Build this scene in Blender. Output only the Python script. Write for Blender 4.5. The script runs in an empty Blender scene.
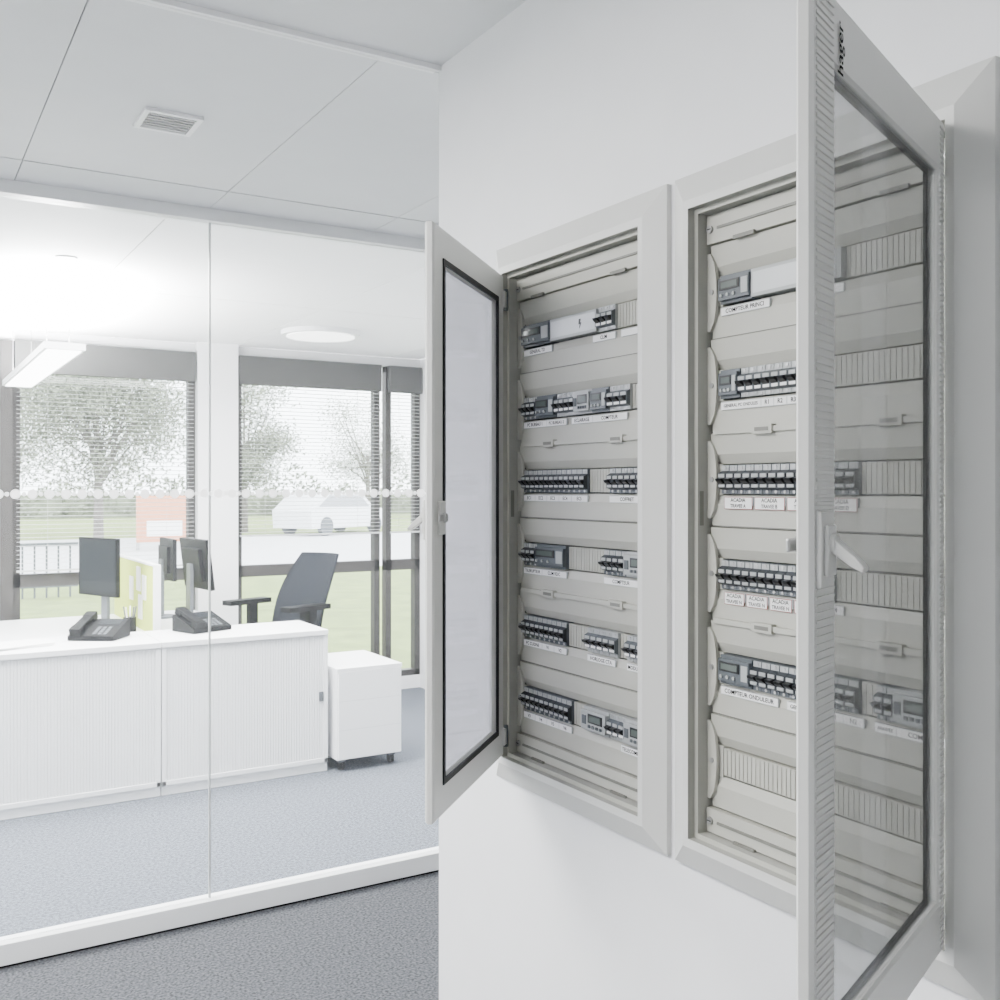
import bpy, math, random
from mathutils import Matrix, Vector
random.seed(7)
EYE=1.55
scene=bpy.context.scene

# ---------------------------------------------------------------- materials
MATS={}
def mat(name,col,rough=0.5,metal=0.0,var=0.04,scale=8.0,bump=0.0,bscale=200,emit=None,spec=0.5):
    if name in MATS: return MATS[name]
    m=bpy.data.materials.new(name); m.use_nodes=True
    nt=m.node_tree; b=nt.nodes['Principled BSDF']
    tc=nt.nodes.new('ShaderNodeTexCoord')
    no=nt.nodes.new('ShaderNodeTexNoise'); no.inputs['Scale'].default_value=scale; no.inputs['Detail'].default_value=4
    nt.links.new(tc.outputs['Object'],no.inputs['Vector'])
    r=nt.nodes.new('ShaderNodeValToRGB')
    lo=[max(0,c*(1-var)) for c in col]+[1]; hi=[min(1,c*(1+var)) for c in col]+[1]
    r.color_ramp.elements[0].position=.35; r.color_ramp.elements[1].position=.65
    r.color_ramp.elements[0].color=lo; r.color_ramp.elements[1].color=hi
    nt.links.new(no.outputs['Fac'],r.inputs['Fac']); nt.links.new(r.outputs['Color'],b.inputs['Base Color'])
    b.inputs['Roughness'].default_value=rough; b.inputs['Metallic'].default_value=metal
    b.inputs['Specular IOR Level'].default_value=spec
    if bump>0:
        n2=nt.nodes.new('ShaderNodeTexNoise'); n2.inputs['Scale'].default_value=bscale; n2.inputs['Detail'].default_value=3
        nt.links.new(tc.outputs['Object'],n2.inputs['Vector'])
        bp=nt.nodes.new('ShaderNodeBump'); bp.inputs['Strength'].default_value=bump; bp.inputs['Distance'].default_value=0.002
        nt.links.new(n2.outputs['Fac'],bp.inputs['Height']); nt.links.new(bp.outputs['Normal'],b.inputs['Normal'])
    if emit:
        b.inputs['Emission Color'].default_value=(*emit[0],1); b.inputs['Emission Strength'].default_value=emit[1]
    MATS[name]=m; return m

def glass(name,tint,refl=1.0,haze=0.0,rough=0.02):
    m=bpy.data.materials.new(name); m.use_nodes=True; nt=m.node_tree; nt.nodes.clear()
    o=nt.nodes.new('ShaderNodeOutputMaterial'); t=nt.nodes.new('ShaderNodeBsdfTransparent'); t.inputs[0].default_value=(*tint,1)
    g=nt.nodes.new('ShaderNodeBsdfGlossy'); g.inputs['Roughness'].default_value=rough
    f=nt.nodes.new('ShaderNodeFresnel'); f.inputs[0].default_value=1.45
    mu=nt.nodes.new('ShaderNodeMath'); mu.operation='MULTIPLY'; mu.inputs[1].default_value=refl
    nt.links.new(f.outputs[0],mu.inputs[0])
    mx=nt.nodes.new('ShaderNodeMixShader'); nt.links.new(mu.outputs[0],mx.inputs[0]); nt.links.new(t.outputs[0],mx.inputs[1]); nt.links.new(g.outputs[0],mx.inputs[2])
    last=mx
    if haze>0:
        d=nt.nodes.new('ShaderNodeBsdfTranslucent'); d.inputs[0].default_value=(.95,.97,1,1)
        m2=nt.nodes.new('ShaderNodeMixShader'); m2.inputs[0].default_value=haze
        nt.links.new(mx.outputs[0],m2.inputs[1]); nt.links.new(d.outputs[0],m2.inputs[2]); last=m2
    nt.links.new(last.outputs[0],o.inputs[0]); MATS[name]=m; return m

WALL=mat('wall_paint',(.82,.822,.838),.85,var=.01,bump=.1,bscale=300)
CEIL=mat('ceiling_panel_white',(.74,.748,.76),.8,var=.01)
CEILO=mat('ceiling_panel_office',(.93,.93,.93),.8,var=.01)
DARKGAP=mat('shadow_gap',(.10,.10,.11),.9)
WHITE=mat('white_lacquer',(.88,.885,.895),.4,var=.01)
ALU=mat('partition_rail_white',(.88,.89,.90),.4,var=.01)
CARPET=mat('carpet_loop_grey',(.086,.089,.098),.97,var=.5,scale=110,bump=.9,bscale=160,spec=.1)
CARPET2=mat('carpet_loop_blue',(.110,.121,.142),.97,var=.35,scale=80,bump=.9,bscale=130,spec=.1)
ENC=mat('enclosure_white',(.60,.60,.58),.42,var=.01)
COVER=mat('cover_grey_plastic',(.435,.432,.385),.45,var=.012)
RET=mat('bezel_return_shade',(.34,.34,.31),.5,var=.012)  # shade inside the bezel put into a darker enclosure colour
COVERD=mat('cover_inner_grey',(.17,.17,.15),.5,var=.02)
DEVL=mat('device_light_grey',(.36,.375,.375),.4,var=.02)
DEVM=mat('device_blue_grey',(.085,.098,.110),.4,var=.03)
DEVD=mat('device_dark',(.024,.029,.036),.35,var=.05)
BLK=mat('black_plastic',(.006,.0065,.007),.35)
LCD=mat('lcd_display',(.10,.12,.11),.2)
LBL=mat('paper_label',(.85,.85,.84),.6,var=.01)
TXT=mat('label_ink',(.006,.006,.006),.7,spec=.1)
RED=mat('label_red_border',(.30,.05,.05),.6)
SCREW=mat('screw_zinc',(.40,.40,.40),.35,.8)
LABG=mat('label_holder_clear',(.55,.57,.58),.25)
MON=mat('monitor_black',(.004,.0045,.005),.5,spec=.08)
SCREEN=mat('monitor_screen',(.006,.008,.010),.4,spec=.10)
GREYP=mat('grey_plastic',(.10,.11,.12),.5,spec=.2)
GREEN=mat('desk_divider_fabric_green',(.50,.60,.10),.9,var=.06,scale=60)
CHAIR=mat('chair_mesh_grey',(.010,.012,.016),.8,var=.1,scale=80,spec=.08)
FRAMED=mat('window_frame_dark',(.035,.033,.032),.5,spec=.2)
SHADE=mat('blind_box_grey',(.050,.051,.050),.6,spec=.2)
SLAT=mat('blind_slat',(.46,.47,.47),.5)
GASK=mat('rubber_gasket',(.004,.004,.005),.5,spec=.2)
GCLEAR=glass('partition_glass',(.985,.99,.99),.40,haze=.007)
GSMOKE=glass('smoked_acrylic',(.70,.705,.71),.38,rough=.03)
GSMOKE2=glass('smoked_acrylic_hazy',(.68,.68,.72),.35,haze=.04,rough=.1)
GWIN=glass('window_glazing',(.95,.97,.97),.7)
LAMP=mat('lamp_diffuser',(.9,.9,.9),.5,emit=((1,1,1),12))
LAMPS=mat('lamp_diffuser_soft',(.9,.9,.9),.5,emit=((1,1,1),3.5))
DOT=mat('manifestation_dot_glow',(.97,.97,.97),.6,emit=((1,1,1),2.0))  # dot film given emission to look bright; it is no lamp

# ---------------------------------------------------------------- mesh builder
class B:
    def __init__(s): s.v=[];s.f=[];s.m=[];s.mats=[]
    def mi(s,m):
        if m not in s.mats: s.mats.append(m)
        return s.mats.index(m)
    def add(s,vs,fs,m,M=None):
        o=len(s.v); flip=False
        if M is not None:
            flip=M.to_3x3().determinant()<0
            vs=[M@Vector(q) for q in vs]
        s.v+= [tuple(q) for q in vs]
        k=s.mi(m)
        for f in fs:
            g=[i+o for i in f]
            if flip: g.reverse()
            s.f.append(g); s.m.append(k)
    def box(s,x0,x1,y0,y1,z0,z1,m,M=None):
        if x0>x1:x0,x1=x1,x0
        if y0>y1:y0,y1=y1,y0
        if z0>z1:z0,z1=z1,z0
        vs=[(x0,y0,z0),(x1,y0,z0),(x1,y1,z0),(x0,y1,z0),(x0,y0,z1),(x1,y0,z1),(x1,y1,z1),(x0,y1,z1)]
        fs=[(3,2,1,0),(4,5,6,7),(0,1,5,4),(1,2,6,5),(2,3,7,6),(3,0,4,7)]
        s.add(vs,fs,m,M)
    def prism(s,prof,a0,a1,axis,m,M=None):
        n=len(prof)
        def P(p,a):
            if axis=='x': return (a,p[0],p[1])
            if axis=='y': return (p[0],a,p[1])
            return (p[0],p[1],a)
        vs=[P(p,a0) for p in prof]+[P(p,a1) for p in prof]
        fs=[tuple(range(n))[::-1],tuple(range(n,2*n))]+[(i,(i+1)%n,n+(i+1)%n,n+i) for i in range(n)]
        s.add(vs,fs,m,M)
    def cyl(s,c,r,h,axis,m,n=20,r2=None,M=None):
        r2=r if r2 is None else r2
        vs=[]
        for k,(rr,a) in enumerate(((r,0),(r2,h))):
            for i in range(n):
                t=2*math.pi*i/n; p,q=rr*math.cos(t),rr*math.sin(t)
                if axis=='x': vs.append((c[0]+a,c[1]+p,c[2]+q))
                elif axis=='y': vs.append((c[0]+p,c[1]+a,c[2]+q))
                else: vs.append((c[0]+p,c[1]+q,c[2]+a))
        fs=[tuple(range(n))[::-1],tuple(range(n,2*n))]+[(i,(i+1)%n,n+(i+1)%n,n+i) for i in range(n)]
        s.add(vs,fs,m,M)
    def tube(s,p,q,r,m,n=8,r2=None):
        p=Vector(p);q=Vector(q); d=q-p; L=d.length
        M=Matrix.Translation(p)@d.to_track_quat('Z','Y').to_matrix().to_4x4()
        s.cyl((0,0,0),r,L,'z',m,n,r2,M)
    def text(s,txt,M,size,m):
        key=(txt,)
        if key not in TC:
            c=bpy.data.curves.new('t','FONT'); c.body=txt; c.size=1; c.align_x='CENTER'; c.align_y='CENTER'; c.resolution_u=2; c.offset=.016
            o=bpy.data.objects.new('t',c); scene.collection.objects.link(o)
            dg=bpy.context.evaluated_depsgraph_get(); me=bpy.data.meshes.new_from_object(o.evaluated_get(dg))
            TC[key]=([tuple(v.co) for v in me.vertices],[tuple(p.vertices) for p in me.polygons])
            bpy.data.objects.remove(o); bpy.data.meshes.remove(me)
        vs,fs=TC[key]
        s.add(vs,fs,m,M@Matrix.Scale(size,4))
    def obj(s,name,parent=None,bevel=0,smooth=False):
        me=bpy.data.meshes.new(name); me.from_pydata(s.v,[],s.f); 
        for m in s.mats: me.materials.append(m)
        me.polygons.foreach_set('material_index',s.m); me.update()
        if smooth: me.polygons.foreach_set('use_smooth',[True]*len(me.polygons))
        o=bpy.data.objects.new(name,me); scene.collection.objects.link(o)
        if parent: o.parent=parent
        if bevel:
            b=o.modifiers.new('bevel','BEVEL'); b.width=bevel; b.segments=2; b.limit_method='ANGLE'; b.angle_limit=math.radians(40)
        return o
TC={}
def empty(name):
    e=bpy.data.objects.new(name,None); scene.collection.objects.link(e); e.empty_display_size=.1; return e

# ---------------------------------------------------------------- room shell
XW=1.12; YC=2.13; YG=3.65; YB=7.05; XR=3.54; H=2.55
b=B(); b.box(-2.6,4.2,-2.1,YG,-.1,0,CARPET); b.obj('floor')
b=B(); b.box(-3.2,XR+.2,YG,YB+.1,-.1,0,CARPET2); b.obj('floor_office')
openings=[(1.352,1.790),(.768,1.218),(.172,.622)]
z0,z1=EYE-.555,EYE+.441
b=B()
b.box(XW,XW+.24,-2.1,YC,0,z0,WALL); b.box(XW,XW+.24,-2.1,YC,z1,H,WALL)
ys=[-2.1,.172,.622,.768,1.218,1.352,1.790,YC]
for i in range(0,8,2): b.box(XW,XW+.24,ys[i],ys[i+1],z0,z1,WALL)
b.obj('wall_right')
b=B(); b.box(-2.7,-2.6,-2.1,YG,0,H,WALL); b.obj('wall_left')
b=B(); b.box(-2.7,4.3,-2.2,-2.1,0,H,WALL); b.obj('wall_back')
b=B(); b.box(4.2,4.3,-2.1,YG,0,H,WALL); b.obj('wall_side')
b=B(); b.box(XR,XR+.12,YG+.06,YB,0,H,WALL); b.obj('wall_office_right')
b=B(); b.box(-3.3,-3.2,YG,YB,0,H,WALL); b.obj('wall_office_left')
b=B()
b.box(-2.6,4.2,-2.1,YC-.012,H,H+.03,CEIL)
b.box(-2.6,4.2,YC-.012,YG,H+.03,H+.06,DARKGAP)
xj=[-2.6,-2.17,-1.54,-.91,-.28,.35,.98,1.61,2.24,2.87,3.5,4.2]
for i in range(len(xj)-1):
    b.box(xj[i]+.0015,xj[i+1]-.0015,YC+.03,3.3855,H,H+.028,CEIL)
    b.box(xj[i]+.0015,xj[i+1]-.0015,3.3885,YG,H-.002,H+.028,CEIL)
b.obj('ceiling')
b=B(); b.box(-2.6,XW,YC-.012,YC-.002,H-.012,H+.03,WHITE); b.box(-2.6,XW,YC+.018,YC+.03,H-.004,H+.03,WHITE)
b.box(-2.6,XW,YC-.002,YC+.018,H+.012,H+.02,DARKGAP); b.obj('trim_1')
b=B()
b.box(-3.2,XR,YG,YB+.1,H+.03,H+.06,DARKGAP)
xo=[-3.2,-1.52,-.32,.88,2.08,3.28,XR]
yo=[YG+.01,5.35,YB]
for i in range(len(xo)-1):
    for j in range(2): b.box(xo[i]+.003,xo[i+1]-.003,yo[j]+.003,yo[j+1]-.003,H,H+.028,CEILO)
b.obj('ceiling_office')

# vent
b=B(); cx,cy=.652,2.82; a=.076; t=.014
b.box(cx-a,cx+a,cy-a,cy+a,H-.003,H,WHITE)
b.box(cx-a,cx+a,cy-a,cy-a+t,H-.009,H-.003,WHITE); b.box(cx-a,cx+a,cy+a-t,cy+a,H-.009,H-.003,WHITE)
b.box(cx-a,cx-a+t,cy-a+t,cy+a-t,H-.009,H-.003,WHITE); b.box(cx+a-t,cx+a,cy-a+t,cy+a-t,H-.009,H-.003,WHITE)
for i in range(6):
    y=cy-.055+i*.0195
    b.prism([(y,H-.009),(y+.003,H-.009),(y+.011,H-.003),(y+.008,H-.003)],cx-a+t,cx+a-t,'x',WHITE)
    b.box(cx-a+t,cx+a-t,y+.011,y+.0145,H-.0042,H-.003,DARKGAP)
b.obj('ceiling_air_vent')

# ---------------------------------------------------------------- glass partition
P=empty('glass_partition')
b=B()
b.box(-2.6,XR,YG-.03,YG+.04,.006,.075,ALU); b.box(-2.6,XR,YG-.031,YG+.04,0,.006,GASK)
b.box(-2.6,XR,YG-.03,YG+.04,H-.045,H,ALU); 
b.obj('rails',P,bevel=.002)
b=B()
xs=[-2.6,-1.0,-.005,.99,1.985,2.98,XR]
for i in range(len(xs)-1): b.box(xs[i]+.002,xs[i+1]-.002,YG,YG+.010,.075,H-.045,GCLEAR)
b.obj('glass_panes',P)
b=B()
for x in xs[1:-1]: b.box(x-.003,x+.003,YG-.001,YG+.011,.075,H-.045,LABG)
b.obj('joint_profiles',P)
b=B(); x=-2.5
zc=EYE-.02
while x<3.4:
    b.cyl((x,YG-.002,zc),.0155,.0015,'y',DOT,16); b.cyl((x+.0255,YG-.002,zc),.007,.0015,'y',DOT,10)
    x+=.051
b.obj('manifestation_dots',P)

# ---------------------------------------------------------------- electrical cabinets
FX=XW-.020
CX=1.138
rows=[.312,.163,.0135,-.136,-.285,-.434]
def TM(y,z,x):
    return Matrix(((0,0,-1,x),(-1,0,0,y),(0,1,0,z),(0,0,0,1)))
def breaker(b,y,z,w,style=0):
    g=.0005; y1=y-g; y0=y-w+g
    lo,mid = (DEVM,DEVD) if style==0 else (DEVL,DEVM)
    b.box(CX-.010,CX+.01,y0,y1,z-.0225,z+.0225,lo)
    b.box(CX-.0103,CX-.010,y0+.0005,y1-.0005,z+.0135,z+.0218,DEVL)
    b.prism([(CX-.010,z-.016),(CX-.018,z-.013),(CX-.018,z+.009),(CX-.010,z+.013)],y0,y1,'y',mid)
    b.box(CX-.0190,CX-.018,y0+.002,y1-.002,z+.003,z+.0085,DEVL)
    b.box(CX-.0185,CX-.018,y0+.002,y1-.002,z-.0125,z-.0080,LBL if style else DEVL)
    yc=(y0+y1)/2; hw=w*.34
    b.prism([(CX-.018,z-.0075),(CX-.025,z-.003),(CX-.027,z+.001),(CX-.018,z+.002)],yc-hw,yc+hw,'y',BLK)
    b.cyl((CX-.0113,yc,z+.0180),.0030,.002,'x',SCREW,8); b.cyl((CX-.0108,yc,z-.0192),.0025,.002,'x',SCREW,8)
def meter(b,y,z,w):
    y1=y-.0005;y0=y-w+.0005
    b.box(CX-.012,CX+.01,y0,y1,z-.0225,z+.0225,DEVM)
    b.box(CX-.018,CX-.012,y0+.001,y1-.001,z-.0175,z+.0175,DEVM)
    b.box(CX-.0192,CX-.018,y0+w*.30,y1-.004,z-.002,z+.013,BLK)
    b.box(CX-.0197,CX-.0192,y0+w*.36,y1-.008,z+.001,z+.010,LCD)
    for i in range(3):
        b.cyl((CX-.0205,y1-.008-i*w*.2,z-.010),.0028,.003,'x',DEVL,10)
    b.box(CX-.0192,CX-.018,y0+.003,y0+w*.24,z-.012,z+.012,DEVL)
def timer(b,y,z,w):
    y1=y-.0005;y0=y-w+.0005
    b.box(CX-.012,CX+.01,y0,y1,z-.0225,z+.0225,DEVL)
    b.box(CX-.020,CX-.012,y0+.001,y1-.001,z-.0175,z+.0175,DEVL)
    b.box(CX-.0212,CX-.020,y0+w*.12,y1-w*.30,z-.004,z+.013,BLK)
    b.box(CX-.0218,CX-.0212,y0+w*.18,y1-w*.36,z-.001,z+.010,LCD)
    for i in range(4): b.box(CX-.0222,CX-.020,y0+w*(.14+.15*i),y0+w*(.22+.15*i),z-.013,z-.008,GREYP)
    b.box(CX-.0212,CX-.020,y1-w*.22,y1-w*.06,z-.008,z+.008,GREYP)
def plate(b,y,z,w):
    y1=y-.0005;y0=y-w+.0005
    b.box(CX-.015,CX+.01,y0,y1,z-.021,z+.021,DEVL)
    b.box(CX-.0155,CX-.015,y0+.004,y1-.004,z-.016,z+.016,LABG)
    if w<.05: return
    yc=y0+.05
    b.prism([(yc+.004,z+.009),(yc-.002,z+.009),(yc,z+.002),(yc-.004,z+.002),(yc+.002,z-.009),(yc+.0007,z-.001),(yc+.005,z-.001)],CX-.0162,CX-.0155,'x',BLK)
def ribs(b,y,z,w,zz=.0215):
    y1=y;y0=y-w
    b.box(CX-.004,CX+.01,y0,y1,z-zz,z+zz,COVER)
    n=int(round(w/.00875))
    for i in range(n):
        yy=y1-(i+.5)*w/n
        b.box(CX-.0052,CX-.004,yy-.0032,yy+.0032,z-zz*.97,z+zz*.97,COVER)
def devices(b,y,z,w,kind):
    if kind=='br' or kind=='brl' :
        n=max(1,round(w/.0175)); 
        for i in range(n): breaker(b,y-i*w/n,z,w/n,0 if kind=='br' else 1)
    elif kind=='m': meter(b,y,z,w)
    elif kind=='t': timer(b,y,z,w)
    elif kind=='p': plate(b,y,z,w)
    elif kind=='r': ribs(b,y,z,w)
L1=[ [(0,6,'m'),(6,15,'p'),(15,18,'brl'),(18,24,'r')],
     [(0,3,'br'),(3,7,'m'),(7,11,'brl'),(11,14,'t'),(14,17,'m'),(17,20.5,'brl'),(20.5,24,'r')],
     [(0,13,'br'),(13,17,'r'),(17,24,'br')],
     [(0,3,'br'),(3,9,'m'),(9,16,'r'),(16,20,'br'),(20,24,'t')],
     [(0,9,'br'),(9,13,'r'),(13,18.5,'brl'),(18.5,20,'r'),(20,24,'brl')],
     [(0,10,'br'),(10,12.5,'r'),(12.5,17,'t'),(17,20,'brl'),(20,24,'t')] ]
T1=[[(0,6,'GENERAL TD'),(14,18,'CLIM'),(19,22,'')],
    [(0,5,'PC BUREAU 1'),(5,9,'PC BUREAU 2'),(10,14,'ECLAIRAGE'),(14,20,'COMPTEUR')],
    [(0,2.5,'EC1'),(2.5,5,'EC2'),(5,7.5,'EC3'),(7.5,10,'EC4'),(10,13,'EC5'),(17,23,'COFFRET')],
    [(0,4,'TELERUPTEUR'),(4,9,'CLIM RDC'),(16,22,'COMPTEUR')],
    [(0,4,'PC CUISINE'),(4,6.5,'V1'),(6.5,9,'V2'),(13,18,'HORLOGE CTA'),(20,24,'MODULE GTC')],
    [(0,2.5,'V3'),(2.5,5,'V4'),(5,7.5,'V5'),(7.5,10,'V6'),(19,24,'TELECOMMANDE')]]
L2=[ [(0,4,'m'),(4,13.5,'p'),(13.5,14,'p'),(14,24,'r')],
     [(0,2.5,'m'),(2.5,11.5,'brl'),(11.5,24,'r')],
     [(0,15.5,'br'),(15.5,24,'r')],
     [(0,13,'br'),(13,24,'r')],
     [(0,4,'m'),(4,15.5,'br'),(15.5,17.2,'r'),(17.2,19,'br'),(19,22.5,'t'),(22.5,24,'r')],
     [(0,24,'r')] ]
T2=[[(0,6,'COMPTEUR PRINCI'),(10,14,'ARR')],
    [(0,5,'GENERAL PC ONDULES'),(5,6.5,'R1'),(6.5,8,'R2'),(8,9.5,'R3'),(9.5,11,'R4')],
    [(.4,4,'ACADIA TRAVEE A'),(4.2,7.8,'ACADIA TRAVEE B'),(8,11.6,'ACADIA TRAVEE C'),(11.8,15.4,'ACADIA TRAVEE D')],
    [(.4,3,'ACADIA'),(3.2,5.8,'ACADIA'),(6,8.6,'ACADIA'),(8.8,11.4,'ACADIA'),(11.6,14,'CLIM')],
    [(0,7,'COMPTEUR ONDULEUR'),(8,12,'GENERAL CLIM'),(12,14,'N1'),(14,16,'N2'),(17,19,'ARRIVEE'),(19,24,'COMPTEUR')],
    []]

def cabinet(ynear,yfar,L,T,off=.024):
    root=empty('electrical_distribution_cabinet')
    ya,yb=ynear,yfar; zb,zt=z0,z1
    b=B()
    oy0,oy1=ya-.056,yb+.058; oz0,oz1=zb-.058,zt+.066
    def ring(r1,r2,m):
        (a0,a1,c0,c1,x1),(d0,d1,e0,e1,x2)=r1,r2
        v=[(x1,a0,c0),(x1,a1,c0),(x1,a1,c1),(x1,a0,c1),(x2,d0,e0),(x2,d1,e0),(x2,d1,e1),(x2,d0,e1)]
        b.add(v,[(0,1,5,4),(1,2,6,5),(2,3,7,6),(3,0,4,7)],m)
    r0=(oy0,oy1,oz0,oz1,XW); r1=(oy0,oy1,oz0,oz1,XW-.010)
    r2=(ya-.016,yb+.016,zb-.018,zt+.018,FX-.010); r3=(ya-.004,yb+.004,zb-.004,zt+.004,FX-.010)
    r4=(ya-.004,yb+.004,zb-.004,zt+.004,FX+.004); r5=(ya+.004,yb-.004,zb+.004,zt-.004,FX+.004); r6=(ya+.004,yb-.004,zb+.004,zt-.004,CX+.02)
    for p,q in ((r0,r1),(r1,r2),(r2,r3)): ring(p,q,ENC)
    ring(r3,r4,RET); ring(r4,r5,COVER); ring(r5,r6,RET)  # inner returns coloured darker than the bezel to imitate recess shading
    b.obj('bezel_frame',root)
    b=B()
    b.box(1.235,1.24,ya,yb,zb,zt,COVERD)
    for (p,q) in ((zt-.052,zt-.006),(zb+.006,zb+.044)):
        b.box(CX-.016,CX+.02,ya+.005,yb-.005,p,q,COVER)
        b.box(CX-.0185,CX-.016,ya+.02,yb-.03,(p+q)/2-.002,(p+q)/2+.002,COVERD)
        for yy in (yb-.014,ya+.012):
            b.cyl((CX-.020,yy,(p+q)/2),.006,.005,'x',SCREW,14); b.box(CX-.0205,CX-.02,yy-.004,yy+.004,(p+q)/2-.0008,(p+q)/2+.0008,BLK)
        for t in (.2,.8):
            yy=ya+(yb-ya)*t; b.box(CX-.021,CX-.016,yy-.022,yy+.022,p-.004,p+.002,COVERD)
    b.box(CX-.002,CX+.02,yb-.018,yb-.005,zb+.04,zt-.05,COVERD)
    b.box(CX-.002,CX+.02,ya+.005,ya+.012,zb+.04,zt-.05,COVERD)
    ys_=yb-off
    for i,r in enumerate(rows):
        z=EYE+r; hh=.0742
        zt_=z+hh if i>0 else zt-.054
        zb_=z-hh if i<5 else zb+.046
        y0_=ya+.006; y1_=yb-.010
        b.prism([(CX+.012,zt_),(CX-.012,zt_-.001),(CX-.008,z+.040),(CX+.000,z+.0245),(CX+.012,z+.0235)],y0_,y1_,'y',COVER)
        b.prism([(CX+.012,zb_),(CX-.008,zb_+.001),(CX-.008,z-.040),(CX-.003,z-.0245),(CX+.012,z-.0235)],y0_,y1_,'y',COVER)
        b.box(CX-.006,CX+.012,yb-.010,ys_,z-.0245,z+.0245,COVER)
        b.box(CX+.008,CX+.012,y0_,y1_,z-.03,z+.03,COVERD)
        pts=[(yb-.0045,z-.062),(yb-.0105,z-.062)]
        n=14
        for k in range(n+1):
            t=k/n; zz=z-.055+.11*t
            pts.append((yb-.0150-.010*max(0,math.sin(math.pi*t))**.6,zz))
        pts+=[(yb-.0105,z+.062),(yb-.0045,z+.062)]
        b.prism(pts,CX-.014,CX-.008,'x',COVER)
        b.cyl((CX-.016,yb-.015,z),.0042,.003,'x',SCREW,12)
        if i in (1,3):
            b.box(CX-.016,CX-.006,y0_,y1_-.01,zb_-.004,zb_+.004,COVER)
            for t in (.22,.72):
                yy=ya+(yb-ya)*t
                b.box(CX-.019,CX-.009,yy-.020,yy+.020,zb_-.007,zb_+.007,COVER); b.box(CX-.0195,CX-.019,yy-.014,yy+.014,zb_-.003,zb_+.003,COVERD)
        if i<5: b.box(CX-.0095,CX+.01,y0_,y1_,zb_-.0006,zb_+.0006,COVERD)
        for (m0,m1,k) in L[i]:
            devices(b,ys_-m0*.0171,z,(m1-m0)*.0171,k)
        if T[i]:
            for (m0,m1,s) in T[i]:
                ya_=ys_-m0*.0171-.0008; yb_=max(ys_-m1*.0171+.0008,ya+.008)
                b.box(CX-.0105,CX-.007,yb_-.001,ya_+.001,z-.0405,z-.0275,LABG)
                if s.startswith('ACADIA'):
                    b.box(CX-.0108,CX-.0105,yb_,ya_,z-.0465,z-.0275,RED)
                    b.box(CX-.0111,CX-.0108,yb_+.001,ya_-.001,z-.0457,z-.0283,LBL)
                    b.text('ACADIA',TM((ya_+yb_)/2,z-.0325,CX-.0114),.0085,TXT)
                    b.text('TRAVEE '+(s[-1] if ' ' in s else 'N'),TM((ya_+yb_)/2,z-.0415,CX-.0114),.0075,TXT)
                else:
                    b.box(CX-.0108,CX-.0105,yb_,ya_,z-.0395,z-.0285,LBL)
                    if s:
                        sz=min(.0095,(ya_-yb_)/(len(s)*.66+.3))
                        b.text(s,TM((ya_+yb_)/2,z-.034,CX-.0112),sz,TXT)
    b.obj('modular_interior',root)
    b=B()
    b.box(FX+.008,FX+.016,yb-.0045,yb-.003,EYE-.06,EYE-.005,COVERD)
    b.obj('strike_slot',root)
    return root

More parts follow.
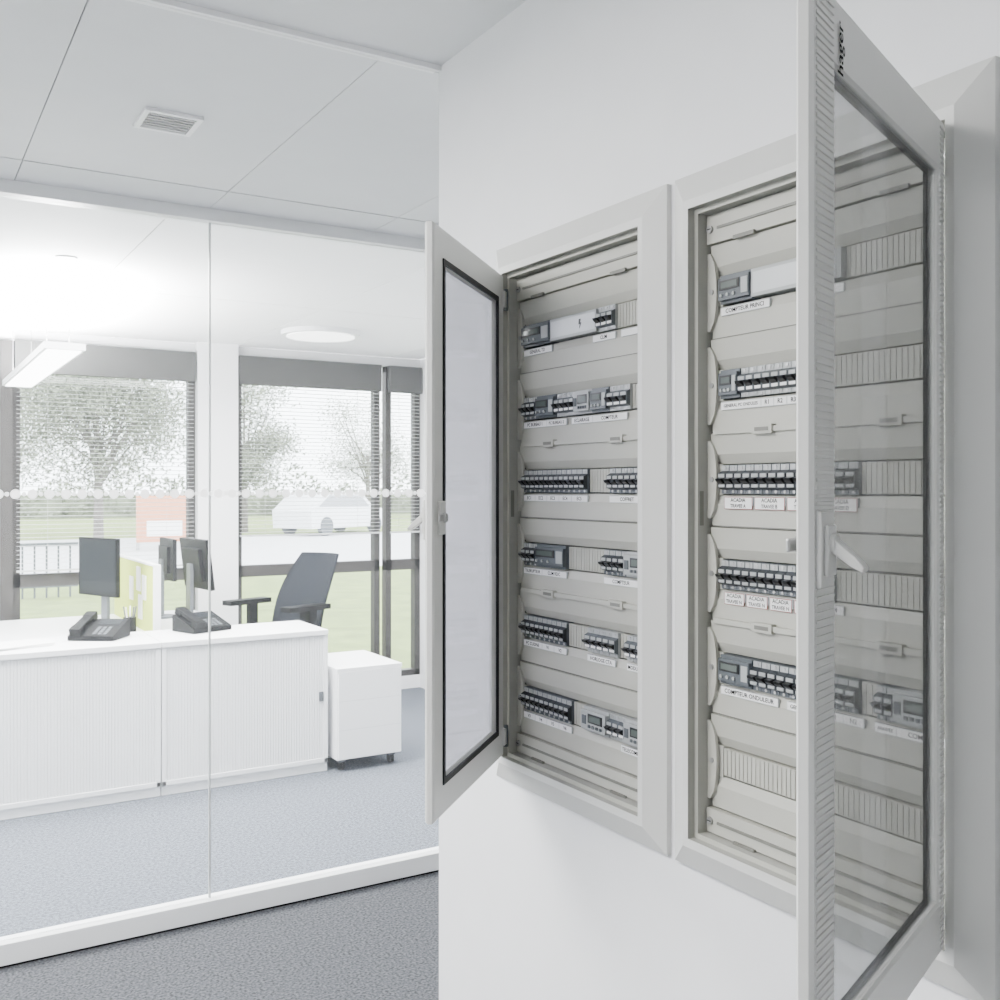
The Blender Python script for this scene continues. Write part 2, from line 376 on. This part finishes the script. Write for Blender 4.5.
def door(root,hx,hy,wdir,ndir,Wd=.436,GM=GSMOKE,sh=.056):
    M=Matrix(((wdir[0],ndir[0],0,hx),(wdir[1],ndir[1],0,hy),(0,0,1,0),(0,0,0,1)))
    Hb,Ht=z0+.001,z1-.001; st=.056; rt=.062; th=.016
    b=B()
    def ring(r1,r2,m):
        (a0,a1,c0,c1,x1),(d0,d1,e0,e1,x2)=r1,r2
        v=[(a0,x1,c0),(a1,x1,c0),(a1,x1,c1),(a0,x1,c1),(d0,x2,e0),(d1,x2,e0),(d1,x2,e1),(d0,x2,e1)]
        b.add(v,[(0,1,5,4),(1,2,6,5),(2,3,7,6),(3,0,4,7)],m,M)
    rr=[(.004,Wd-.004,Hb+.004,Ht-.004,-th/2),(0,Wd,Hb,Ht,-th/2+.003),(0,Wd,Hb,Ht,th/2-.004),(.003,Wd-.003,Hb+.003,Ht-.003,th/2),
        (sh-.003,Wd-st+.003,Hb+rt-.003,Ht-rt+.003,th/2),(sh,Wd-st,Hb+rt,Ht-rt,th/2-.003),(sh,Wd-st,Hb+rt,Ht-rt,th/2-.006),(sh-.008,Wd-st+.008,Hb+rt-.008,Ht-rt+.008,-th/2)]
    for i in range(len(rr)): ring(rr[i],rr[(i+1)%len(rr)],ENC)
    b.obj('door_frame',root)
    b=B(); b.box(sh-.003,Wd-st+.003,th/2-.0062,th/2-.0045,Hb+rt-.003,Ht-rt+.003,GM,M); b.obj('door_window',root)
    b=B()
    for (a,c,d,e) in ((sh-.010,Wd-st+.010,Hb+rt-.010,Hb+rt),(sh-.010,Wd-st+.010,Ht-rt,Ht-rt+.010),(sh-.010,sh,Hb+rt,Ht-rt),(Wd-st,Wd-st+.010,Hb+rt,Ht-rt)):
        b.box(a,c,-th/2-.0025,-th/2+.001,d,e,GASK,M)
    b.obj('door_gasket',root)
    b=B()
    z=Hb+.008
    while z<Ht-.010:
        b.prism([(th/2-.001,z),(th/2+.0014,z+.0008),(th/2+.0014,z+.0034),(th/2-.001,z+.0042)],Wd-.050,Wd-.006,'x',ENC,M)
        b.prism([(th/2-.001,z),(th/2+.0014,z+.0008),(th/2+.0014,z+.0034),(th/2-.001,z+.0042)],.006,.022,'x',ENC,M)
        z+=.0068
    b.obj('door_ribs',root)
    b=B(); zc=EYE-.050; o=th/2
    b.box(Wd-.040,Wd-.006,o,o+.005,zc-.036,zc+.030,ENC,M)
    b.box(Wd-.034,Wd-.012,o+.005,o+.009,zc-.026,zc+.018,ENC,M)
    b.cyl((Wd-.023,o+.007,zc+.002),.009,.006,'y',ENC,20,M=M)
    b.prism([(o+.006,zc+.006),(o+.010,zc+.008),(o+.030,zc-.009),(o+.038,zc-.018),(o+.036,zc-.022),(o+.026,zc-.017),(o+.006,zc-.003)],Wd-.031,Wd-.017,'x',ENC,M)
    b.box(Wd-.046,Wd-.020,-th/2-.006,-th/2,zc-.028,zc+.028,ENC,M)
    b.box(Wd-.030,Wd-.004,-th/2-.010,-th/2-.006,zc-.006,zc+.006,SCREW,M)
    b.cyl((Wd-.034,-th/2-.012,zc),.008,.008,'y',SCREW,16,M=M)
    b.obj('door_latch',root,bevel=.0015)
    b=B()
    for zz in (Hb+.04,Ht-.05):
        b.box(-.010,.014,-th/2-.006,th/2-.006,zz-.016,zz+.016,ENC,M)
        b.cyl((-.004,-th/2-.004,zz-.022),.0045,.044,'z',GREYP,12,M=M)
    b.obj('door_hinges',root)
    return M

c1=cabinet(*openings[0],L1,T1)
th1=math.radians(46.3)
door(c1,FX-.015,1.792,(-math.sin(th1),-math.cos(th1)),(-math.cos(th1),math.sin(th1)),GM=GSMOKE2,Wd=.447)
c2=cabinet(*openings[1],L2,T2,off=.032)
th2=math.radians(111.8); W2=.446
M2=door(c2,FX-.016,.770,(-math.sin(th2),math.cos(th2)),(-math.cos(th2),-math.sin(th2)),Wd=W2,sh=.024)
b=B()
Tm=M2@Matrix(((0,1,0,W2-.066),(0,0,1,.0097),(1,0,0,z1-.045),(0,0,0,1)))
b.text('hager',Tm,.022,TXT)
b.obj('door_mark',c2)
c3=cabinet(*openings[2],L2,T2,off=.032)
door(c3,FX-.006,.176,(0,1),(-1,0))

# ---------------------------------------------------------------- office credenza
def credenza(x0,x1,y0,y1,h,pull):
    r=empty('tambour_storage_cabinet')
    b=B()
    b.box(x0,x1,y0+.010,y1,.05,h-.03,WHITE); b.box(x0-.0,x1+.0,y0-.006,y1+.006,h-.028,h,WHITE)
    b.box(x0,x1,y0+.012,y1-.03,0,.05,WHITE)
    b.box(x0,x0+.022,y0,y0+.010,.05,h-.03,WHITE); b.box(x1-.022,x1,y0,y0+.010,.05,h-.03,WHITE)
    b.box(x0,x1,y0,y0+.010,.05,.075,WHITE)
    b.obj('carcass',r,bevel=.002)
    b=B(); x=x0+.026
    while x<x1-.030:
        b.prism([(x,y0+.011),(x+.002,y0+.006),(x+.0110,y0+.006),(x+.0130,y0+.011)],.078,h-.034,'z',WHITE); x+=.0145
    b.obj('tambour_slats',r)
    b=B(); xx=x1-.05 if pull>0 else x0+.04
    b.box(xx,xx+.022,y0-.003,y0+.008,h*.5,h*.5+.05,GREYP)
    b.obj('pulls',r)
credenza(.36,1.171,5.22,5.67,.775,-1)
credenza(1.176,2.06,5.22,5.67,.775,1)
credenza(-.52,.357,5.22,5.67,.775,-1)
r=empty('drawer_pedestal'); b=B()
b.box(2.09,2.47,5.16,5.68,.065,.545,WHITE); b.box(2.085,2.475,5.150,5.685,.545,.565,WHITE)
b.box(2.093,2.467,5.146,5.16,.072,.543,WHITE)
for k in (1,2): b.box(2.091,2.469,5.1455,5.15,.072+k*.157-.0006,.072+k*.157+.0006,LABG)
b.obj('body',r); b=B()
for x in (2.13,2.43):
    for y in (5.21,5.63):
        b.cyl((x-.012,y,.027),.027,.024,'x',BLK,16); b.box(x-.02,x+.02,y-.02,y+.02,.045,.066,GREYP)
b.obj('castors',r)

# desk
r=empty('office_desk'); b=B()
b.box(.15,1.76,5.75,6.93,.705,.73,WHITE)
for x in (.2,1.71):
    for y in (5.8,6.88): b.box(x-.025,x+.025,y-.025,y+.025,0,.705,WHITE)
b.box(.2,1.7,5.83,5.85,.62,.705,WHITE); b.obj('top_and_legs',r,bevel=.002)
b=B(); b.box(1.255,1.285,5.76,6.9,.731,1.115,GREEN); b.box(1.25,1.29,5.755,6.905,1.115,1.125,WHITE); b.box(1.25,1.29,5.752,5.764,.731,1.12,WHITE)
for k,(yy,zz) in enumerate(((5.95,.98),(6.1,1.02),(6.05,.86),(6.3,.95))): b.box(1.249,1.2545,yy,yy+.10,zz-.07,zz+.07,LBL)
b.obj('desk_divider')
def monitor(x,y,rot,zc=1.09,w=.48,h=.33,tilt=0):
    M=Matrix.Translation((x,y,0))@Matrix.Rotation(rot,4,'Z')
    b=B()
    T=M@Matrix.Translation((0,0,zc))@Matrix.Rotation(tilt,4,'X')@Matrix.Translation((0,0,-zc))
    b.box(-w/2,w/2,-.012,.012,zc-h/2,zc+h/2,MON,T); b.box(-w/2+.012,w/2-.012,-.0135,-.012,zc-h/2+.02,zc+h/2-.012,SCREEN,T)
    b.box(-w*.32,w*.32,.012,.035,zc-h*.32,zc+h*.32,MON,T)
    b.box(-.03,.03,.03,.05,.75,zc,GREYP,M); b.cyl((0,.04,.731),.09,.012,'z',GREYP,24,M=M)
    b.obj('computer_monitor',bevel=.002)
monitor(1.03,6.12,math.radians(-68),zc=1.10,h=.33,w=.38); monitor(1.54,5.96,math.radians(96),zc=1.11,h=.29,w=.42,tilt=-.12); monitor(1.52,6.58,math.radians(90),zc=1.10,h=.26,w=.36)
def phone(x,y,z,rot):
    M=Matrix.Translation((x,y,z))@Matrix.Rotation(rot,4,'Z'); b=B()
    b.prism([(-.10,.001),(.10,.001),(.10,.085),(.085,.09),(-.10,.025)],-.12,.12,'x',MON,M)
    T=M@Matrix.Translation((0,0,.057))@Matrix.Rotation(math.radians(19.3),4,'X')
    b.box(-.02,.10,.02,.085,.002,.006,SCREEN,T)
    for i in range(3):
        for j in range(4): b.box(.0+i*.028,.018+i*.028,-.085+j*.022,-.071+j*.022,.002,.007,GREYP,T)
    b.box(-.105,-.055,-.10,.10,.020,.038,MON,T); b.box(-.108,-.052,-.105,-.055,.002,.040,MON,T); b.box(-.108,-.052,.055,.105,.002,.040,MON,T)
    b.obj('desk_phone',bevel=.003)
phone(.93,5.52,.776,math.radians(-35)); phone(1.46,5.54,.776,math.radians(20))
b=B()
M=Matrix.Translation((.52,5.45,.776))@Matrix.Rotation(.2,4,'Z')
for k in range(4): b.box(-.15+.004*k,.15+.003*k,-.105,.105,.003*k,.003*k+.0025,LBL,M@Matrix.Rotation(.05*k,4,'Z'))
b.obj('paper_stack')
b=B()
b.cyl((1.15,5.88,.731),.035,.10,'z',MON,18)
for k in range(5):
    b.tube((1.15+.01*math.cos(k*1.3),5.88+.01*math.sin(k*1.3),.75),(1.15+.035*math.cos(k*1.3),5.88+.035*math.sin(k*1.3),.89),.004,LBL if k%2 else GREYP)
b.obj('pen_cup')

# office chair
r=empty('office_chair'); cx,cy=2.13,6.20
M=Matrix.Translation((cx,cy,0))@Matrix.Rotation(math.radians(20),4,'Z')
b=B()
n=10;m_=12
vs=[];fs=[]
for side in (0,1):
    for i in range(n+1):
        for j in range(m_+1):
            v=i/n; u=j/m_-.5
            zz=.50+.62*v; w=.46*(1-.25*(2*v-1)**2 if v>.5 else 1)*(.9 if v<.1 else 1)
            xx=.16+.22*v-.06*math.sin(v*3.1)-.25*u*u+(.022 if side else 0)
            vs.append((xx,u*w,zz))
N=(n+1)*(m_+1)
for i in range(n):
    for j in range(m_):
        a=i*(m_+1)+j; fs.append((a,a+1,a+m_+2,a+m_+1)); fs.append((N+a+m_+1,N+a+m_+2,N+a+1,N+a))
for i in range(n):
    for j in (0,m_):
        a=i*(m_+1)+j; fs.append((a,a+m_+1,N+a+m_+1,N+a))
for j in range(m_):
    for i in (0,n):
        a=i*(m_+1)+j; fs.append((a,a+1,N+a+1,N+a))
b.add(vs,fs,CHAIR,M)
b.obj('backrest',r,smooth=True)
b=B(); b.box(-.26,.22,-.24,.24,.44,.50,CHAIR,M); b.obj('seat',r,bevel=.02)
b=B()
b.box(.18,.24,-.03,.03,.38,.75,MON,M); b.box(-.05,.24,-.04,.04,.38,.43,MON,M)
for s in (-1,1):
    b.box(-.20,.12,s*.29-.045,s*.29+.045,.80,.83,MON,M); b.box(-.03,.03,s*.29-.02,s*.29+.02,.42,.80,MON,M); b.box(-.03,.03,min(0,s*.30),max(0,s*.30),.40,.43,MON,M)
b.cyl((0,0,.10),.03,.32,'z',GREYP,16,M=M)
for k in range(5):
    a=k*2*math.pi/5; p=M@Vector((0,0,.11)); q=M@Vector((.30*math.cos(a),.30*math.sin(a),.075)); b.tube(p,q,.022,GREYP,8,.014)
    c=M@Vector((.30*math.cos(a),.30*math.sin(a),.03)); b.cyl((c.x-.02,c.y,c.z),.03,.04,'x',BLK,14)
b.obj('frame_and_base',r)

# ---------------------------------------------------------------- column + windows
b=B(); b.box(1.812,2.09,6.98,YB+.02,0,H,WALL); b.obj('column')
W_=[(-3.2,.60),(.67,1.81),(2.092,3.20),(3.25,XR)]
b=B(); b.box(-3.2,XR,YB,YB+.12,H-.07,H,WALL); b.box(.60,.67,YB-.03,YB+.1,0,H-.07,FRAMED)
b.box(-3.2,XR,YB,YB+.12,0,.10,WALL); b.obj('wall_window')
for i,(a,c) in enumerate(W_):
    r=empty('window_%d'%(i+1)); b=B(); zt=H-.07
    f=.045
    b.box(a,a+f,YB,YB+.07,.10,zt,FRAMED); b.box(c-f,c,YB,YB+.07,.10,zt,FRAMED); b.box(a,c,YB,YB+.07,.10,.10+f,FRAMED); b.box(a,c,YB,YB+.07,zt-f,zt,FRAMED)
    b.box(a,c,YB,YB+.07,.92,1.0,FRAMED)
    b.obj('frame',r); b=B(); b.box(a+f,c-f,YB+.03,YB+.036,.10+f,zt-f,GWIN); b.obj('pane',r)
    rb=empty('venetian_blind'); b=B(); b.box(a+.01,c-.01,YB-.06,YB-.005,zt-.20,zt,SHADE); b.obj('head_box',rb)
    b=B(); z=zt-.22; zend= 1.22 if i!=1 else 1.02
    while z>zend:
        b.prism([(YB-.055,z+.0022),(YB-.0425,z+.0037),(YB-.03,z+.0010),(YB-.03,z-.0001),(YB-.0425,z+.0026),(YB-.055,z+.0011)],a+.02,c-.02,'x',SLAT); z-=.027
    b.box(a+.02,c-.02,YB-.055,YB-.03,z,z+.012,SLAT)
    for x in (a+.2,c-.2): b.box(x-.001,x+.001,YB-.043,YB-.042,z,zt-.2,SLAT)
    b.obj('slats',rb)

# ---------------------------------------------------------------- lights
r=empty('pendant_light'); b=B()
b.box(.60,.775,4.95,6.9,EYE+.63,EYE+.662,WHITE); b.box(.615,.76,4.97,6.88,EYE+.625,EYE+.63,LAMP); b.obj('housing',r)
b=B()
for y in (5.2,6.7):
    for x in (.64,.74): b.tube((x,y,EYE+.66),(x,y,H),.0015,SCREW,6)
b.obj('suspension_wires',r)
r=empty('round_ceiling_light'); b=B(); b.cyl((2.37,6.13,H-.030),.25,.030,'z',WHITE,48); b.cyl((2.37,6.13,H-.035),.215,.005,'z',LAMPS,48); b.obj('ring',r)
b=B(); b.cyl((.66,4.72,H-.006),.045,.006,'z',WHITE,24); b.cyl((.66,4.72,H-.008),.035,.002,'z',LAMPS,24); b.obj('ceiling_downlight')

def area(name,loc,sx,sy,power,col=(1,1,1),rot=(0,0,0)):
    l=bpy.data.lights.new(name,'AREA'); l.shape='RECTANGLE'; l.size=sx; l.size_y=sy; l.energy=power; l.color=col
    o=bpy.data.objects.new(name,l); o.location=loc; o.rotation_euler=rot; scene.collection.objects.link(o); return o
area('office_fill',(1.2,5.0,2.50),3.6,1.6,540,(1,1,1))  # unseen area light added to brighten the office
area('office_fill',(-1.5,5.3,2.50),2.0,2.0,340,(1,1,1))  # second added office fill, no fitting behind it
area('ceiling_fill_uplight',(.69,5.9,EYE+.67),.15,1.8,420,(1,1,1),(math.pi,0,0))  # uplight added over the pendant to brighten the office ceiling
area('corridor_fill',(-.75,1.7,2.50),1.0,1.4,128,(1,.993,.98))  # unseen main corridor light, placed so the right side falls darker
area('corridor_fill',(-.9,-.6,2.50),1.2,1.2,10,(1,.993,.98))  # weak fill added behind the camera
area('corridor_fill',(-.8,2.9,2.50),1.4,.6,30,(1,.993,.98))  # added corridor light near the partition, no fitting modelled
for (x,y,sx,sy) in ((-.75,1.36,1.0,.7),(-.9,-.6,1.2,1.2)):
    b=B(); b.box(x-sx/2,x+sx/2,y-sy/2,y+sy/2,2.51,H,WHITE); b.obj('added_light_housing')  # unseen, non-glowing housings added to dress the corridor fill lights
# ---------------------------------------------------------------- exterior
GR=mat('lawn_grass',(.17,.22,.06),.95,var=.2,scale=3)
ROAD=mat('asphalt_pale',(.55,.55,.56),.9,var=.1)
b=B(); b.box(-40,60,YB+.12,19,-.12,-.05,GR); b.obj('lawn_ground')
b=B(); b.box(-60,90,19,34,-.12,-.06,ROAD); b.obj('road_ground')
b=B(); b.box(-80,120,34,120,-.12,-.05,GR); b.obj('meadow_ground')
LEAF=mat('leaf_green',(.19,.21,.15),.8,var=.3,scale=1.5); BARK=mat('bark',(.16,.145,.13),.9)
def tree(x,y,h,rad,n=5200,name='leafy_tree',seed=1):
    rnd=random.Random(seed); r=empty(name); b=B()
    b.tube((x,y,-.06),(x,y,h*.55),.15,BARK,10,.09)
    cl=[]
    for k in range(26):
        a=rnd.random()*6.28; rr=rad*(.25+.75*rnd.random()**.5)*.8; zz=h*(.36+.6*rnd.random()); rr*= (1-.5*abs(zz/h-.62))
        p=(x+rr*math.cos(a),y+rr*math.sin(a),zz); cl.append(p); b.tube((x,y,h*(.25+.25*rnd.random())),p,.05,BARK,6,.015)
    b.obj('trunk',r); b=B(); vs=[];fs=[]
    for i in range(n):
        c=rnd.choice(cl); s=rad*.24
        p=[c[0]+rnd.gauss(0,s),c[1]+rnd.gauss(0,s),c[2]+rnd.gauss(0,s*.75)]
        if p[2]<h*.2: continue
        q=.035+.04*rnd.random(); u=Vector((rnd.gauss(0,1),rnd.gauss(0,1),rnd.gauss(0,1))).normalized(); w=u.orthogonal().normalized()
        P_=Vector(p); k=len(vs); vs+=[P_+u*q,P_+w*q*.6,P_-u*q,P_-w*q*.6]; fs.append((k,k+1,k+2,k+3))
    b.add(vs,fs,LEAF); b.obj('foliage',r)
tree(5.2,31,5.6,2.4,24000,seed=3); tree(3.2,38,6.2,2.6,12000,seed=4); tree(11.0,36,5.6,1.7,13000,seed=5); tree(-3,38,7,3.4,6000,seed=6); tree(22,50,6,2.6,9000,seed=8)
b=B(); vs=[];fs=[]; rnd=random.Random(2)
b.box(-38,78,57,58.5,-.05,1.2,LEAF)
for i in range(14000):
    P_=Vector((-40+120*rnd.random(),56.8+rnd.random()*1.4,.2+1.9*rnd.random()**1.6)); q=.18
    P_.z*=1+.35*math.sin(P_.x*.7)+.2*math.sin(P_.x*1.9)
    u=Vector((rnd.gauss(0,1),rnd.gauss(0,1),rnd.gauss(0,1))).normalized(); w=u.orthogonal().normalized(); k=len(vs); vs+=[P_+u*q,P_+w*q*.6,P_-u*q,P_-w*q*.6]; fs.append((k,k+1,k+2,k+3))
b.add(vs,fs,LEAF); b.obj('distant_hedge')
CAR=mat('car_paint_white',(.75,.76,.78),.3); CW=mat('car_window',(.30,.31,.33),.1)
r=empty('parked_car'); M=Matrix.Translation((13.4,33.5,-.06))@Matrix.Rotation(.5,4,'Z'); b=B()
prof=[(-2.1,.25),(2.1,.25),(2.15,.6),(2.0,.85),(1.2,.95),(.6,1.42),(-1.3,1.45),(-1.95,.98),(-2.15,.85)]
b.prism(prof,-.85,.85,'y',CAR,M)
for s in (-.856,.852): b.prism([(1.0,.95),(.5,1.35),(-1.2,1.37),(-1.75,.98)],s,s+.004,'y',CW,M)
for x in (-1.35,1.35):
    for s in (-.88,.70): b.cyl((x,s,.32),.32,.18,'y',GREYP,20,M=M)
b.obj('body',r)
OR=mat('sign_orange',(.62,.26,.15),.6)
b=B(); M=Matrix.Translation((6.3,27,0)); b.box(-.85,.85,0,.06,.15,1.35,OR,M); b.box(-.6,.3,-.005,0,.3,.7,LBL,M)
for x in (-.8,.8): b.box(x-.04,x+.04,.06,.12,-.06,1.4,SCREW,M)
b.obj('information_sign_board')
b=B()
for k in range(34): 
    x=-3+k*.16; b.box(x,x+.025,16,16.03,-.05,.72,GREYP)
b.box(-3,2.4,15.98,16.05,.7,.75,GREYP); b.box(-3,2.4,15.98,16.05,.1,.14,GREYP); b.obj('metal_fence')

# ---------------------------------------------------------------- world
w=bpy.data.worlds.new('sky'); scene.world=w; w.use_nodes=True; nt=w.node_tree; bg=nt.nodes['Background']
tc=nt.nodes.new('ShaderNodeTexCoord'); no=nt.nodes.new('ShaderNodeTexNoise'); no.inputs['Scale'].default_value=2.5
nt.links.new(tc.outputs['Generated'],no.inputs['Vector']); cr=nt.nodes.new('ShaderNodeValToRGB')
cr.color_ramp.elements[0].color=(.84,.90,1,1); cr.color_ramp.elements[1].color=(1,1,1,1)
nt.links.new(no.outputs['Fac'],cr.inputs['Fac']); nt.links.new(cr.outputs['Color'],bg.inputs['Color']); bg.inputs['Strength'].default_value=13

# ---------------------------------------------------------------- camera
cd=bpy.data.cameras.new('camera'); cd.sensor_width=36; cd.sensor_fit='HORIZONTAL'; cd.lens=36.36; cd.shift_y=-.012; cd.clip_start=.02; cd.clip_end=500
co=bpy.data.objects.new('camera',cd); scene.collection.objects.link(co); co.location=(0,0,EYE); co.rotation_euler=(math.radians(90),0,-math.radians(31.2)); scene.camera=co
